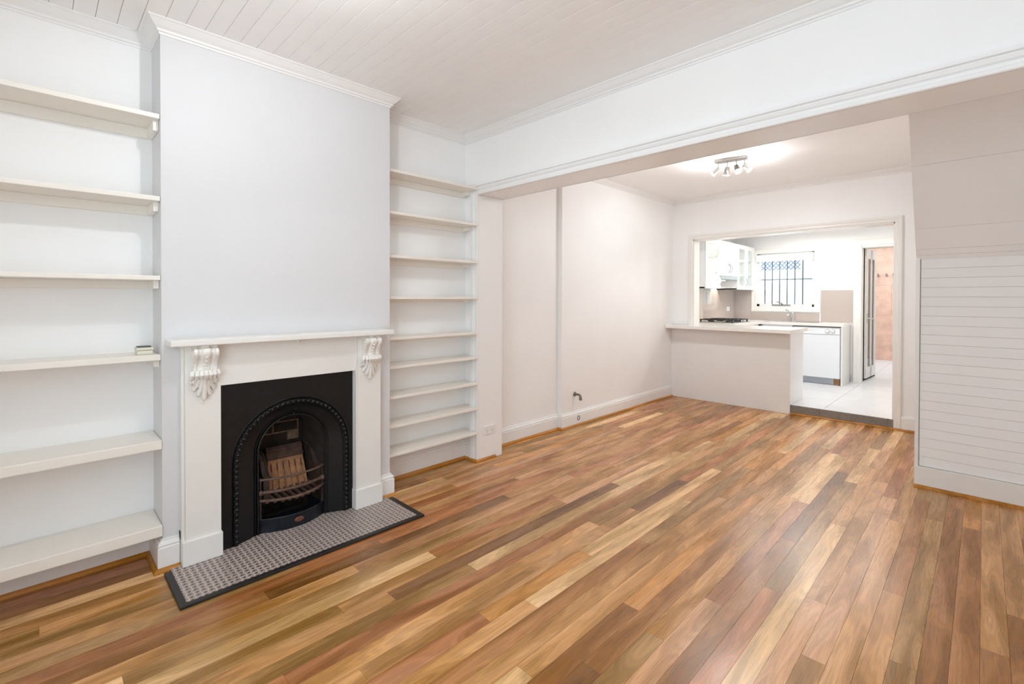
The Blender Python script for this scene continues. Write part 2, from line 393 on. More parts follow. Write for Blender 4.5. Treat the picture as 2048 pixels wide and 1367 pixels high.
# ------------------------------------------------------------------ floor
fl = struct('floor', box(-3.06, XR, YF, YK + .02, -0.10, -0.018), M['gap'])
PW = 0.0785
LT = (216, 178, 138); TN = (189, 144, 103); BR = (162, 116, 79); DK = (134, 96, 66); OL = (167, 130, 91); RD = (174, 122, 90); PK = (202, 156, 122); OR = (192, 140, 91)
forced = {  # row: (joints from near to far, colours of the boards between them)
 14: ([-.6, 1.21, 3.05], [BR, LT, TN]), 16: ([.5, 2.32, 3.9], [TN, BR, OL]), 13: ([.4, 1.79, 3.4], [TN, BR, OR]), 10: ([.9, 2.075, 3.5], [BR, PK, RD]),
 12: ([1.39, 3.1, 4.9], [DK, BR, TN]), 21: ([.6, 1.97, 3.0], [RD, RD, BR]), 19: ([.8, 2.635, 3.3], [TN, TN, DK]), 9: ([1.0, 2.9, 4.32], [OL, BR, DK]),
 8: ([2.35, 4.135, 5.2], [RD, OL, LT]), 5: ([2.0, 4.0], [TN, PK]), 11: ([1.7, 3.54, 4.8], [OL, TN, LT]), 3: ([.9, 2.71, 4.1], [BR, TN, BR]),
 2: ([2.2, 3.78], [OL, OL]), 0: ([1.9, 3.79], [PK, BR]), -2: ([2.87], [BR]), -1: ([2.52, 4.0], [BR, TN]), 1: ([1.2, 4.1], [BR, BR]),  # some right-hand boards coloured lighter to stand in for floor reflection
 30: ([.9, 2.47, 3.6], [OL, RD, PK]), 23: ([1.1, 2.9, 3.9], [TN, DK, LT]), 22: ([1.5, 3.5, 4.4], [OL, LT, LT]), 32: ([1.4, 3.15, 4.6], [OL, RD, TN]),
 34: ([1.2, 2.54, 4.0], [TN, PK, OR]), 36: ([2.0, 3.63, 5.0], [BR, TN, LT]), 27: ([1.09, 2.8], [TN, PK]), 28: ([.71, 2.2, 3.9], [BR, DK, TN]),
 15: ([1.0, 3.2, 4.5], [OL, TN, OR]), 17: ([.3, 1.5, 3.0], [OL, TN, LT]), 7: ([1.6, 3.3, 4.6], [DK, LT, TN]), 6: ([2.4, 4.3], [PK, TN]), 4: ([1.5, 3.6], [RD, TN]),
 18: ([1.3, 2.0, 3.7], [RD, OR, LT]), 20: ([.2, 2.3, 3.9], [LT, TN, OL]), 26: ([.2, 1.9, 3.2], [LT, OL, TN]), 24: ([.9, 2.4, 3.5], [OL, TN, PK])}
PAL = [LT, TN, TN, TN, BR, OL, RD, PK, OR, TN]
rng = random.Random(11)
n0, n1 = -int(XR / PW) - 1, int(3.06 / PW)
for n in range(n0, n1 + 1):
    xa, xb = max(-(n + 1) * PW, -3.06), min(-n * PW, XR)
    if xb - xa < 0.01: continue
    if n in forced: js, cs = list(forced[n][0]), list(forced[n][1])
    else: js, cs = [YF + rng.uniform(.2, 1.0)], []
    while js[-1] < YK - .5: js.append(js[-1] + rng.uniform(.7, 2.2))
    js = [j for j in js if YF + .1 < j < YK - .08]
    ys = [YF] + js + [YK + .02]
    for i in range(len(ys) - 1):
        c = cs[i] if i < len(cs) else rng.choice(PAL)
        jf = rng.uniform(.94, 1.05); c = tuple(v * jf for v in c)
        o = MB().box(xa + .0004, xb - .0004, ys[i] + .0004, ys[i + 1] - .0004, -0.018, 0.0).build('floor_board', M['plank'], fl)
        lc = lin(c); o.color = (lc[0] * 1.0, lc[1] * 0.985, lc[2] * 0.91, 1)

# ------------------------------------------------------------------ stair enclosure
SX, SY, SZ = -0.34, 4.385, 1.60
SL = (3.83 - 4.385) / (2.47 - 1.60)
yt = SY + SL * (ZC + .05 - SZ)
st = struct('wall_stairs', MB().prism([(SY + .02, -0.02), (SY + .02, SZ), (yt + .02, ZC + .05), (YK, ZC + .05), (YK, -0.02)], lambda a, b: (SX + .001, a, b), lambda a, b: (XR, a, b)), M['groove'])
z = 0.150; nb = 22; hb = (SZ - .15) / nb
for i in range(nb):
    MB().box(SX + .026, XR, SY, SY + .02, z + .0005, z + hb - .0005).build('lining_board', M['wall'], st, 0.0008, seg=1); z += hb
MB().box(SX, XR, SY - .016, SY + .02, 0, .148).build('stair_baseboard', M['trim'], st, 0.002)
MB().box(SX, SX + .022, SY - .010, SY + .02, .148, SZ + .012).build('corner_bead', M['trim'], st, 0.002)
dirv = Vector((SL, 1)).normalized()      # (dy, dz) up the slope
nrm = Vector((-dirv.y, dirv.x))
tt = 0.0
for w in (.035, .045, .16, .45, .45, .45):
    a0, a1 = tt + .0008, tt + w - .0008; tt += w
    q = []
    for s_, d in ((a0, -.004), (a1, -.004), (a1, .02), (a0, .02)):
        q.append((SY + dirv.x * s_ - nrm.x * d * -1 * -1, SZ + dirv.y * s_ - nrm.y * d))
    if q[1][1] > ZC: 
        f_ = (ZC - q[0][1]) / (q[1][1] - q[0][1])
        q[1] = (q[0][0] + (q[1][0] - q[0][0]) * f_, ZC); q[2] = (q[3][0] + (q[2][0] - q[3][0]) * f_, ZC)
    if f"{q[0][1]:.3f}" and q[0][1] < ZC - .02:
        MB().prism(q, lambda a, b: (SX, a, b), lambda a, b: (XR, a, b)).build('soffit_board', M['wall'], st)
skirt([(SX, SY - .016), (XR, SY - .016)], 'trim_12', Q0, 'quad')

# ------------------------------------------------------------------ front window (behind the camera, source of the daylight)
wf = thing('window_1', None, None, ((WX0 + WX1) / 2, YF - .1, WZ0), kind='structure')
fr = MB()
for a, b, c, d in ((WX0, WX0 + .05, WZ0, WZ1), (WX1 - .05, WX1, WZ0, WZ1), (WX0, WX1, WZ0, WZ0 + .05), (WX0, WX1, WZ1 - .05, WZ1), (WX0, WX1, 1.47, 1.52)):
    fr.box(a, b, YF - .14, YF - .06, c, d)
fr.build('window_frame', M['trim'], wf)
MB().box(WX0 + .05, WX1 - .05, YF - .102, YF - .098, WZ0 + .05, 1.47).build('pane', M['glass'], wf)
MB().box(WX0 + .05, WX1 - .05, YF - .102, YF - .098, 1.52, WZ1 - .05).build('pane', M['glass'], wf)

# ------------------------------------------------------------------ hearth
HX0, HX1, HY0, HY1 = XC + .0, -2.385, 0.415, 1.645
he = thing('hearth', 'tiled hearth slab with patterned brown tiles and black edging before the fireplace', 'hearth', (-2.58, 1.03, 0.0))
bw = 0.028
MB().box(HX1 - bw, HX1, HY0, HY1, 0.0, .013).build('edging_strip', M['border'], he, 0.003)
MB().box(-2.745, HX1 - bw, HY0, HY0 + bw, 0.0, .013).build('edging_strip', M['border'], he, 0.003)
MB().box(-2.745, HX1 - bw, HY1 - bw, HY1, 0.0, .013).build('edging_strip', M['border'], he, 0.003)
ty0, ty1 = HY0 + bw, HY1 - bw; nt_ = 6; tw = (ty1 - ty0) / nt_
for xi, (xa, xb) in enumerate(((HX1 - bw - .20, HX1 - bw), (-2.83, HX1 - bw - .20))):
    for i in range(nt_):
        MB().box(xa + .0008, xb - .0008, ty0 + i * tw + .0008, ty0 + (i + 1) * tw - .0008, 0.0, .010).build('hearth_tile', M['hearth'], he, 0.0008, seg=1)

# ------------------------------------------------------------------ mantelpiece
PX, PLX, FX = -2.745, -2.733, -2.752
ma = thing('mantelpiece', 'white painted timber mantelpiece with scrolled corbels framing the black fireplace', 'mantelpiece', (-2.75, 1.03, 0.0))
MB().box(XC, -2.665, 0.433, 1.607, 1.088, 1.119).build('mantel_shelf', M['trim'], ma, 0.007, seg=3)
MB().box(XC, FX, 0.655, 1.384, 0.872, 1.088).build('frieze_board', M['trim'], ma, 0.002)
for (a, b, s0, s1) in ((0.503, 0.655, 0.490, 0.503), (1.390, 1.556, 1.384, 1.390)):
    MB().box(XC, PX, a, b, 0.128, 1.088).build('pilaster', M['trim'], ma, 0.002)
    MB().box(XC, PX + (-.02 if s0 < 1 else .006), s0, s1, 0.128, 1.088).build('pilaster_bead', M['trim'], ma, 0.002)
MB().box(XC, PLX, 0.488, 0.660, 0.010, 0.130).build('plinth_block', M['trim'], ma, 0.003)
MB().box(XC, PLX, 1.380, 1.564, 0.010, 0.130).build('plinth_block', M['trim'], ma, 0.003)
MB().box(XC, XC + .02, 0.4868, 0.4882, 0.03, 0.17).build('paint_crack', M['gap'], ma)
MB().box(FX - .001, FX + .035, 1.022, 1.034, 1.066, 1.088).build('shelf_block', M['trim'], ma, 0.003)
def corbel(yc):
    root = thing('corbel', None, None, (PX, yc, 0.81)); root.parent = ma
    root.location = Vector((PX, yc, 0.81)) - wloc(ma)
    # side profile (projection, z) of the scrolled body from top to bottom
    pr_ = [(.046, 1.088), (.050, 1.080), (.052, 1.074), (.066, 1.072), (.074, 1.062), (.076, 1.050), (.072, 1.038), (.062, 1.024), (.050, 1.008), (.042, .990), (.038, .972), (.040, .956), (.046, .944), (.050, .938)]
    W = .050; n = 24; rows = []
    for d, z in pr_:
        row = []
        for j in range(n + 1):
            t = j / n * 2 - 1
            fl_ = -.010 * (1 if .40 < abs(t) < .72 else 0) + .003 * (1 if abs(t) < .26 else 0)
            row.append((PX + d + fl_, yc + t * W, z))
        rows.append([(PX - .002, yc - W, z)] + row + [(PX - .002, yc + W, z)])
    MB().grid(rows, True).build('corbel_scroll', M['corbel'], root, smooth=True)
    # volutes on the flanks
    for s_ in (-1, 1):
        for (d, z, r) in ((.050, 1.048, .024), (.030, .945, .018)):
            v = MB(); v.lathe((PX + d, yc + s_ * (W - .001), z), (0, s_, 0), [(r, 0), (r, .003), (r * .7, .004), (r * .62, .002), (r * .3, .002), (r * .25, .005), (.001, .006)], 14)
            v.build('volute', M['corbel'], root, smooth=True)
    for z in (1.030, 1.010, .992, .975):
        d = [q for q in pr_ if q[1] >= z][-1][0]
        MB().sphere((PX + d - .001, yc, z), .009, 8, 6, (.8, .8, .6)).build('bead', M['corbel'], root, smooth=True)
    # curled crest: a row of rounded ruffles
    mb = MB()
    for k in range(7):
        t = k / 6 * 2 - 1
        mb = MB().tube([(PX + .030 - .012 * abs(t), yc + t * .050, .962 - .006 * abs(t)), (PX + .056 - .016 * t * t, yc + t * .054, .956), (PX + .064 - .020 * t * t, yc + t * .056, .942), (PX + .056 - .018 * t * t, yc + t * .056, .930), (PX + .036 - .010 * t * t, yc + t * .050, .926)],
                       [.008, .0105, .011, .010, .006], 8)
        mb.build('leaf_ruffle', M['corbel'], root, smooth=True)
    # fan of tapering lobes under the crest
    back = MB().prism([(-.046, .945), (.046, .945), (.050, .915), (.040, .875), (.022, .845), (.010, .820), (0, .808), (-.010, .820), (-.022, .845), (-.040, .875), (-.050, .915)], lambda a_, b_: (PX - .002, yc + a_, b_), lambda a_, b_: (PX + .007, yc + a_, b_))
    back.build('leaf_ground', M['corbel'], root, .002)
    for k in range(-3, 4):
        e = abs(k); sg = (k > 0) - (k < 0)
        tipy = sg * (0, .024, .041, .054)[e]; tipz = (.820, .842, .868, .900)[e]
        midy = sg * (0, .013, .028, .044)[e]; tx = (.016, .013, .012, .012)[e]
        MB().tube([(PX + .046 - .006 * e, yc + midy * .55, .938), (PX + .034 - .004 * e, yc + midy * .8, .912 + .004 * e), (PX + .022 - .002 * e, yc + midy * 1.05, (tipz + .915) / 2 - .004), (PX + tx, yc + (midy + tipy * 2) / 3, tipz + .014), (PX + tx - .002, yc + tipy, tipz), (PX + .003, yc + tipy * 1.02, tipz - .008)],
                  [.007, .010, .0115, .012, .010, .004], 8).build('leaf_lobe', M['corbel'], root, smooth=True)
    return root
corbel(0.579); corbel(1.472)

# ------------------------------------------------------------------ cast iron fireplace insert
IX = -2.785
fi = thing('fireplace_insert', 'black cast iron arched fireplace insert with beaded arch and rusty grate', 'fireplace', (-2.80, 1.03, 0.010))
def arch(yc, zs, r, na=28, z0=0.010):
    pts = [(yc - r, z0), (yc - r, z0 + (zs - z0) * .33), (yc - r, z0 + (zs - z0) * .66)]
    for k in range(na + 1):
        a = math.pi - math.pi * k / na; pts.append((yc + r * math.cos(a), zs + r * math.sin(a)))
    pts += [(yc + r, z0 + (zs - z0) * .66), (yc + r, z0 + (zs - z0) * .33), (yc + r, z0)]
    return pts
YC = 1.034
aO, aB, aM, aI = arch(YC, .430, .324), arch(YC, .430, .288), arch(YC + .002, .440, .275), arch(YC + .006, .458, .190)
PY0, PY1, PZ = 0.655, 1.386, 0.874
def torect(p):
    dy, dz = p[0] - YC, p[1] - .43
    if p[1] <= .4301: return (PY0 if dy < 0 else PY1, p[1])
    c = []
    if dy > 1e-6: c.append((PY1 - YC) / dy)
    if dy < -1e-6: c.append((PY0 - YC) / dy)
    if dz > 1e-6: c.append((PZ - .43) / dz)
    t = min(c); return (YC + dy * t, .43 + dz * t)
outer = [torect(p) for p in aO]
# pull the nearest ray ends into the two upper corners
for cy_ in (PY0, PY1):
    k = min(range(len(outer)), key=lambda i: (outer[i][0] - cy_) ** 2 + (outer[i][1] - PZ) ** 2); outer[k] = (cy_, PZ)
mb = MB(); mb.grid([[(IX - .012, *p) for p in outer], [(IX, *p) for p in outer], [(IX, *p) for p in aO], [(IX + .004, *p) for p in arch(YC, .430, .3205)], [(IX - .002, *p) for p in arch(YC, .430, .316)]])
mb.build('face_plate', M['iron'], fi)
def lerp(a, b, t): return [(p[0] * (1 - t) + q[0] * t, p[1] * (1 - t) + q[1] * t) for p, q in zip(a, b)]
ring = [arch(YC, .430, .316), arch(YC, .430, .312), arch(YC, .430, .305), arch(YC, .430, .298), arch(YC, .430, .292), arch(YC, .430, .288)]
mb = MB().grid([[(IX + dx, *p) for p in r_] for r_, dx in zip(ring, (-.002, .006, .008, .008, .005, -.004))])
mb.build('beaded_arch', M['iron'], fi, smooth=True)
# beads round the arch
def along(yc, zs, r, z0, n):
    L1 = zs - z0; L2 = math.pi * r; tot = 2 * L1 + L2; out = []
    for i in range(n):
        s_ = tot * (i + .5) / n
        if s_ < L1: out.append((yc - r, z0 + s_))
        elif s_ < L1 + L2:
            a = math.pi - (s_ - L1) / r; out.append((yc + r * math.cos(a), zs + r * math.sin(a)))
        else: out.append((yc + r, zs - (s_ - L1 - L2)))
    return out
for i, p in enumerate(along(YC, .430, .302, .020, 62)):
    MB().sphere((IX + .012, *p), .0100, 8, 5, (.95, 1, 1)).build('bead', M['iron_bead'], fi, smooth=True)
mb = MB()
for p in along(YC, .430, .3115, .016, 124): mb.sphere((IX + .009, *p), .0036, 5, 3)
for p in along(YC, .430, .2925, .016, 116): mb.sphere((IX + .007, *p), .0034, 5, 3)
props(mb.build('bead_edging', M['iron'], fi), kind='stuff')
mb = MB().grid([[(IX - .004, *p) for p in aB], [(IX - .010, *p) for p in aM], [(IX - .030, *p) for p in lerp(aM, aI, .55)], [(-2.832, *p) for p in aI]])
mb.build('splayed_surround', M['iron'], fi, smooth=True)
mb = MB().tube([(-2.826, *p) for p in arch(YC + .006, .458, .188)], .0055, 8)
mb.tube([(-2.822, *p) for p in arch(YC + .006, .458, .203)], .0028, 6)
mb.build('arch_rim', M['iron'], fi, smooth=True)
MB().sphere((-2.818, YC + .006, .650), .008, 8, 6).build('rim_stud', M['iron'], fi, smooth=True)
# sooty firebox
a2 = arch(YC + .006, .470, .165); a3 = arch(YC + .006, .50, .148)
mb = MB().grid([[(-2.832, *p) for p in aI], [(-2.95, *p) for p in a2], [(-3.10, *p) for p in a3]])
mb.f.append(tuple(range(2 * len(aI), 3 * len(aI))))
mb.add([(-2.832, aI[0][0], .0105), (-2.832, aI[-1][0], .0105), (-3.10, a3[-1][0], .0105), (-3.10, a3[0][0], .0105)], [(0, 1, 2, 3)])
mb.build('firebox', M['soot'], fi)
for i, (ya, yb, za, zb) in enumerate(((.900, 1.010, .490, .545), (1.022, 1.16, .490, .545), (.93, 1.05, .553, .600), (1.058, 1.17, .553, .600), (.92, 1.00, .608, .645), (1.008, 1.11, .608, .645), (.90, 1.10, .430, .480))):
    MB().box(-3.10, -3.085, ya, yb, za, zb).build('brick', M['soot'], fi, 0.003)
MB().box(-3.10, -3.090, .90, 1.17, .43, .646).build('brick_mortar', M['mortar'], fi)
# fireback with six slots, leaning back
FB0, FB1 = Vector((-2.970, .165)), Vector((-3.035, .338))
FBA, FBB = .960, 1.175
def fb(t, d): 
    n_ = Vector((FB1.y - FB0.y, -(FB1.x - FB0.x))).normalized()
    p = FB0.lerp(FB1, t) + n_ * d; return p
def slab(y0, y1, t0, t1, d0, d1, k0=1.0):
    vs = []
    for d in (d0, d1):
        for t, y_ in ((t0, y0), (t0, y1), (t1, y1), (t1, y0)):
            p = fb(t, d); yy = 1.067 + (y_ - 1.067) * (1.05 - .09 * t); vs.append((p.x, yy, p.y))
    return MB().add(vs, [(3, 2, 1, 0), (4, 5, 6, 7), (0, 1, 5, 4), (1, 2, 6, 5), (2, 3, 7, 6), (3, 0, 4, 7)])
slab(FBA, FBB, 0, 1, -.03, 0).build('fireback', M['fireclay'], fi)
nsl = 6; w = (FBB - FBA) / nsl
for i in range(nsl + 1):
    a = FBA + i * w - (w * .40 if i else 0); b = FBA + i * w + (w * .40 if i < nsl else 0)
    slab(a, b, 0, .93, 0, .010).build('fireback_rib', M['fireclay'], fi, 0.003)
slab(FBA, FBB, .90, 1.0, 0, .011).build('fireback_head', M['fireclay'], fi, 0.002)
for i in range(nsl):
    c = FBA + (i + .5) * w
    slab(c - w * .17, c + w * .17, .66, .88, .001, .0035).build('fireback_slot', M['fireclay_dark'], fi)
for i, (t0, t1, d) in enumerate(((1.0, 1.13, .016), (1.13, 1.25, .010), (1.25, 1.34, .018), (1.34, 1.42, .008))):
    slab(FBA - .005, FBB + .005, t0, t1, -.03, d).build('fireback_lintel', M['fireclay_dark'], fi, 0.002)
# cheeks either side with ogee front
for s_, yy in ((-1, .922), (1, 1.198)):
    pts = [(-2.86, .16), (-2.86, .30), (-2.895, .312), (-2.925, .338), (-2.945, .372), (-2.98, .402), (-3.06, .415), (-3.06, .16)]
    MB().prism(pts, lambda a, b: (a, yy, b), lambda a, b: (a, yy + s_ * .012 + s_ * .02 * ((a + 3.06) / .2), b)).build('fire_cheek', M['iron_inner'], fi, 0.002)
    MB().tube([(a, yy - s_ * .004 + s_ * .0, b) for a, b in pts[1:7]], .006, 6).build('cheek_moulding', M['iron_inner'], fi, smooth=True)
def bow(z, bulge, r, y0=.862, y1=1.222, x0=-2.842, n=16):
    return MB().tube([(x0 + bulge * (1 - (2 * k / n - 1) ** 2), y0 + (y1 - y0) * k / n, z) for k in range(n + 1)], r, 8)
bow(.305, .050, .0065).build('grate_bar', M['rust'], fi, smooth=True)
bow(.232, .045, .0095, .872, 1.212).build('grate_bar', M['rust'], fi, smooth=True)
bow(.190, .075, .0085).build('grate_bar', M['rust'], fi, smooth=True)
for yy in (.868, 1.216):
    MB().tube([(-2.842, yy, .03), (-2.842, yy, .315)], .007, 6).build('grate_post', M['iron_inner'], fi, smooth=True)
    MB().sphere((-2.838, yy, .232), .016, 8, 6).build('grate_boss', M['rust'], fi, smooth=True)
for k in range(9):
    yy = .898 + k * .0355; t = (yy - 1.042) / .18
    xf = -2.842 + .075 * (1 - t * t)
    MB().box(-3.00, xf - .004, yy - .0075, yy + .0075, .172, .188).build('grate_slat', M['rust'], fi, 0.002)
# ash pan (lifts out)
ap = thing('ash_pan', 'blue black curved ash pan with copper badge under the fire grate', 'ash pan', (-2.82, 1.042, .0105))
n = 20; fro = []; bac = []
for k in range(n + 1):
    t = 2 * k / n - 1; yy = 1.042 + t * .178; fro.append((-2.836 + .060 * (1 - t * t), yy)); bac.append((-2.842 + .058 * (1 - t * t), yy))
rows = [[(x, y_, .0105) for x, y_ in fro], [(x, y_, .080) for x, y_ in fro], [(x + .003, y_, .084) for x, y_ in fro], [(x - .002, y_, .088) for x, y_ in fro], [(x, y_, .086) for x, y_ in bac], [(x, y_, .022) for x, y_ in bac]]
MB().grid(rows).build('pan_front', M['pan'], ap, smooth=True)
mb = MB().add([(x, y_, .020) for x, y_ in bac] + [(-3.0, 1.042 + .15, .020), (-3.0, 1.042 - .15, .020)], [tuple(range(n + 3))])
mb.build('pan_base', M['pan'], ap)
for s_ in (-1, 1):
    MB().prism([(-2.838, 1.042 + s_ * .178), (-3.0, 1.042 + s_ * .150), (-3.0, 1.042 + s_ * .146), (-2.838, 1.042 + s_ * .174)], lambda a, b: (a, b, .012), lambda a, b: (a, b, .084)).build('pan_side', M['pan'], ap)
mb = MB(); mb.lathe((-2.7775, 1.055, .050), (1, 0, 0), [(.026, 0), (.026, .002), (.021, .004), (.020, .0025), (.001, .0035)], 20)
mb.v = [(x, y_, .050 + (z - .050) * .55) for x, y_, z in mb.v]
mb.build('badge', M['badge'], ap, smooth=True)

# ------------------------------------------------------------------ shelves left of the chimney breast
def shelf(name_label, x_front, y0, y1, z0, z1, back=0.0, ends=(), bev=.003, group=None):
    t = thing('alcove_shelf', name_label, 'shelf', ((XB + x_front) / 2, (y0 + y1) / 2, z0), group)
    MB().box(XB, x_front, y0, y1, z0, z1).build('shelf_board', M['shelf'], t, bev)
    if back: MB().box(XB, XB + .02, y0 + .001, y1 - .001, z0 - back, z0).build('back_batten', M['shelf'], t, .002)
    for (ya, yb, h, L_) in ends: MB().box(XB + .02, XB + L_, ya, yb, z0 - h, z0).build('end_batten', M['shelf'], t, .002)
    return t
LY0, LY1 = YF + .02, CY0 - .001
ordn = ['topmost', 'second', 'third', 'fourth', 'fifth', 'lowest']
specL = [(-2.822, 2.182, 2.205, .050), (-2.822, 1.786, 1.809, .046), (-2.822, 1.404, 1.426, .040), (-2.822, 1.016, 1.044, 0), (-2.800, .588, .633, 0), (-2.795, .168, .222, 0)]
for i, (xf, z0, z1, bk) in enumerate(specL):
    lab = ['topmost white shelf in the alcove left of the fireplace', 'second white shelf from the top in the alcove left of the fireplace',
           'third white shelf from the top in the alcove left of the fireplace', 'white shelf holding the small cream box left of the fireplace',
           'thick white shelf second from the bottom left of the fireplace', 'thickest lowest white shelf just above the floor left of the fireplace'][i]
    yy1 = LY1 if xf < XC else LY1 - .0
    shelf(lab, xf, LY0, yy1, z0, z1, bk, [(LY1 - .022, LY1, bk or .035, .19)] if i < 4 else (), .003 if i < 4 else .005, 'shelves in the left alcove')
rz = {}
# right of the chimney breast: nine closer shelves
zr = [2.205, 1.917, 1.618, 1.332, 1.050, .852, .644, .444, .247]
labs = ['topmost white shelf between chimney breast and opening, level with the beam trim', 'second white shelf from the top, right of the fireplace', 'third white shelf from the top, right of the fireplace',
        'fourth white shelf from the top, right of the fireplace', 'white shelf right of the fireplace nearest the height of the mantel', 'fourth white shelf from the bottom, right of the fireplace',
        'third white shelf from the bottom, right of the fireplace', 'second white shelf from the bottom, right of the fireplace', 'lowest white shelf above the skirting, right of the fireplace']
for i, z1 in enumerate(zr):
    bk = .040 if i < 3 else .028
    shelf(labs[i], -2.868, CY1 + .001, YB - .025, z1 - .020, z1, bk, [(CY1 + .002, CY1 + .02, .03, .15), (YB - .045, YB - .026, .03, .09)], .003, 'shelves in the right alcove')
# little cream box on the fourth left shelf
tb = thing('plastic_box', 'small cream plastic box with dark top lying on the left alcove shelf', 'box', (-2.90, .365, 1.044))
MB().box(-2.945, -2.865, .333, .395, 1.0442, 1.064).build('box_base', M['cream_plastic'], tb, .004)
MB().box(-2.947, -2.863, .331, .397, 1.065, 1.078).build('box_lid', M['cream_plastic'], tb, .004)
MB().box(-2.94, -2.89, .337, .391, 1.078, 1.083).build('dark_window', M['dark_plastic'], tb, .001)

# ------------------------------------------------------------------ small wall fittings
so = thing('power_socket', 'white double power socket low on the reveal beside the right shelves', 'socket', (XN, 2.62, .20))
MB().box(XN, XN + .010, 2.560, 2.685, .205, .275).build('socket_plate', M['plastic'], so, .003)
for yc in (2.592, 2.652):
    for dy, dz, a in ((-.007, -.004, .5), (.007, -.004, -.5), (0, -.017, 0)):
        mb = MB().box(XN + .0095, XN + .0108, -.0012, .0012, -.004, .004)
        mb.v = [(x, yc + dy + y_ * math.cos(a) - z * math.sin(a), .240 + dz + y_ * math.sin(a) + z * math.cos(a)) for x, y_, z in mb.v]
        mb.build('pin_slot', M['slot'], so)
    MB().box(XN + .010, XN + .014, yc - .005, yc + .005, .256, .268).build('rocker_switch', M['plastic'], so, .002)
gp = thing('gas_pipe_stub', 'grey metal bent gas pipe stub sticking out of the far left wall', 'pipe', (X2, 3.95, .28))
MB().lathe((X2, 3.945, .325), (1, 0, 0), [(.024, 0), (.024, .005), (.014, .010), (.012, .030)], 14).build('wall_flange', M['brass'], gp, smooth=True)
MB().tube([(X2 + .02, 3.945, .325), (X2 + .05, 3.946, .326), (X2 + .068, 3.948, .318), (X2 + .072, 3.949, .300), (X2 + .072, 3.95, .283)], [.011, .012, .013, .014, .014], 10).build('elbow', M['brass'], gp, smooth=True)
MB().lathe((X2 + .072, 3.95, .283), (0, 0, -1), [(.017, -.004), (.017, .006), (.012, .008), (.012, .014)], 6).build('hex_cap', M['brass'], gp)
rg = MB()
rows = []
for k in range(25):
    a = 2 * math.pi * k / 24
    rows.append([(X2 + .0255 + .004 * math.cos(q), 3.98 + (.019 + .004 * math.sin(q)) * math.cos(a), .075 + (.021 + .004 * math.sin(q)) * math.sin(a)) for q in [2 * math.pi * j / 6 for j in range(6)]])
props(MB().grid(rows, True).build('cable_grommet', M['dark_plastic'], smooth=True), 'small dark ring grommet in the skirting below the gas pipe stub', 'grommet')

# ------------------------------------------------------------------ spot light fixtures
def spot_bar(name, label, x, y, zc, watts, aims, rotz=0.0, wts=(.25, .25, .25, .25)):
    t = thing(name, label, 'lamp', (x, y, zc))
    cr, sr = math.cos(rotz), math.sin(rotz)
    def P(a, b, c): return (x + a * cr - b * sr, y + a * sr + b * cr, zc + c)
    mb = MB().box(-.14, .14, -.045, .045, -.022, 0); mb.v = [P(*v) for v in mb.v]; mb.build('ceiling_plate', M['steel'], t, .004)
    for i, (a, b, d) in enumerate(aims):
        d = Vector(d).normalized(); j = Vector(P(a, b, -.085))
        MB().tube([P(a, b, -.02), tuple(j)], .006, 8).build('stem', M['steel'], t, smooth=True)
        MB().sphere(tuple(j), .011, 8, 6).build('swivel', M['steel'], t, smooth=True)
        h = MB().lathe(j - d * .012, d, [(.004, 0), (.020, .002), (.022, .014), (.022, .048), (.020, .050), (.026, .052), (.030, .074)], 16, False).build('spot_head', M['steel'], t, smooth=True)
        MB().lathe(j - d * .012, d, [(.001, .070), (.026, .070), (.029, .076), (.026, .079), (.001, .080)], 16).build('lamp_lens', M['bulb'], t, smooth=True)
        for kind, share in (('SPOT', .65), ('POINT', .35)):           # beam of the lamp, and what its glass spills all round
            ld = bpy.data.lights.new('spot_lamp', kind); ld.energy = watts * share * wts[i]; ld.color = LAMP_COL; ld.shadow_soft_size = 0.02
            lo = bpy.data.objects.new('spot_lamp', ld); C.objects.link(lo); lo.parent = t; lo.location = (j + d * .10) - Vector((x, y, zc))
            if kind == 'SPOT':
                ld.spot_size = math.radians(172); ld.spot_blend = 0.3
                lo.rotation_euler = Vector((d.x * .6, d.y * .6, -1)).to_track_quat('-Z', 'Y').to_euler()
    return t
spot_bar('ceiling_spotlight', 'brushed steel four lamp spotlight bar on the far room ceiling', -1.70, 4.62, 2.64, LAMP_FAR,
         [(-.11, 0, (-.75, -.25, -.55)), (-.03, .0, (-.25, .25, -1)), (.05, 0, (.35, -.35, -.7)), (.12, 0, (.6, .1, -.6))], math.radians(8))
spot_bar('ceiling_spotlight', 'brushed steel spotlight bar on the boarded front room ceiling above the fireplace', -1.62, 0.70, ZC, LAMP_FRONT,
         [(-.06, 0, (-.5, .1, -.6)), (0.06, 0, (.5, .3, -.6))], math.radians(90), (.75, .25))

# ------------------------------------------------------------------ kitchen shell
kf = struct('floor_kitchen', box(-3.2, -0.3, YK + .02, 12.2, -0.05, KZ - .010), M['grout'])
ts = .60
yy = YK + .004
while yy < 12.0:
    xx = -3.05
    while xx < -0.35:
        x1 = min(xx + ts, -0.32); y1 = min(yy + ts, 12.1)
        MB().box(xx + .0015, x1 - .0015, yy + .0015, y1 - .0015, KZ - .012, KZ).build('floor_tile', M['ktile'], kf); xx += ts
    yy += ts
sp = struct('trim_13', box(-1.585, OX1 - .0, YK - .008, YK + .02, -0.01, KZ - .02), M['grout'])
for i in range(4):
    xa = -1.585 + i * .30; xb = min(xa + .30, OX1)
    if xb > xa: MB().box(xa + .001, xb - .001, YK - .016, YK + .004, 0.004, KZ).build('step_tile', M['stepstone'], sp, .002)
skirt([(-1.575, YK - .016), (OX1, YK - .016)], 'trim_14', Q0, 'quad')
struct('wall_kitchen_left', box(-3.2, KX, YK + .15, KY + .15, -0.05, KC + .1), M['wall'])
struct('wall_kitchen_right', box(-0.30, -0.2, YK + .15, 12.2, -0.05, KC + .1), M['wall'])
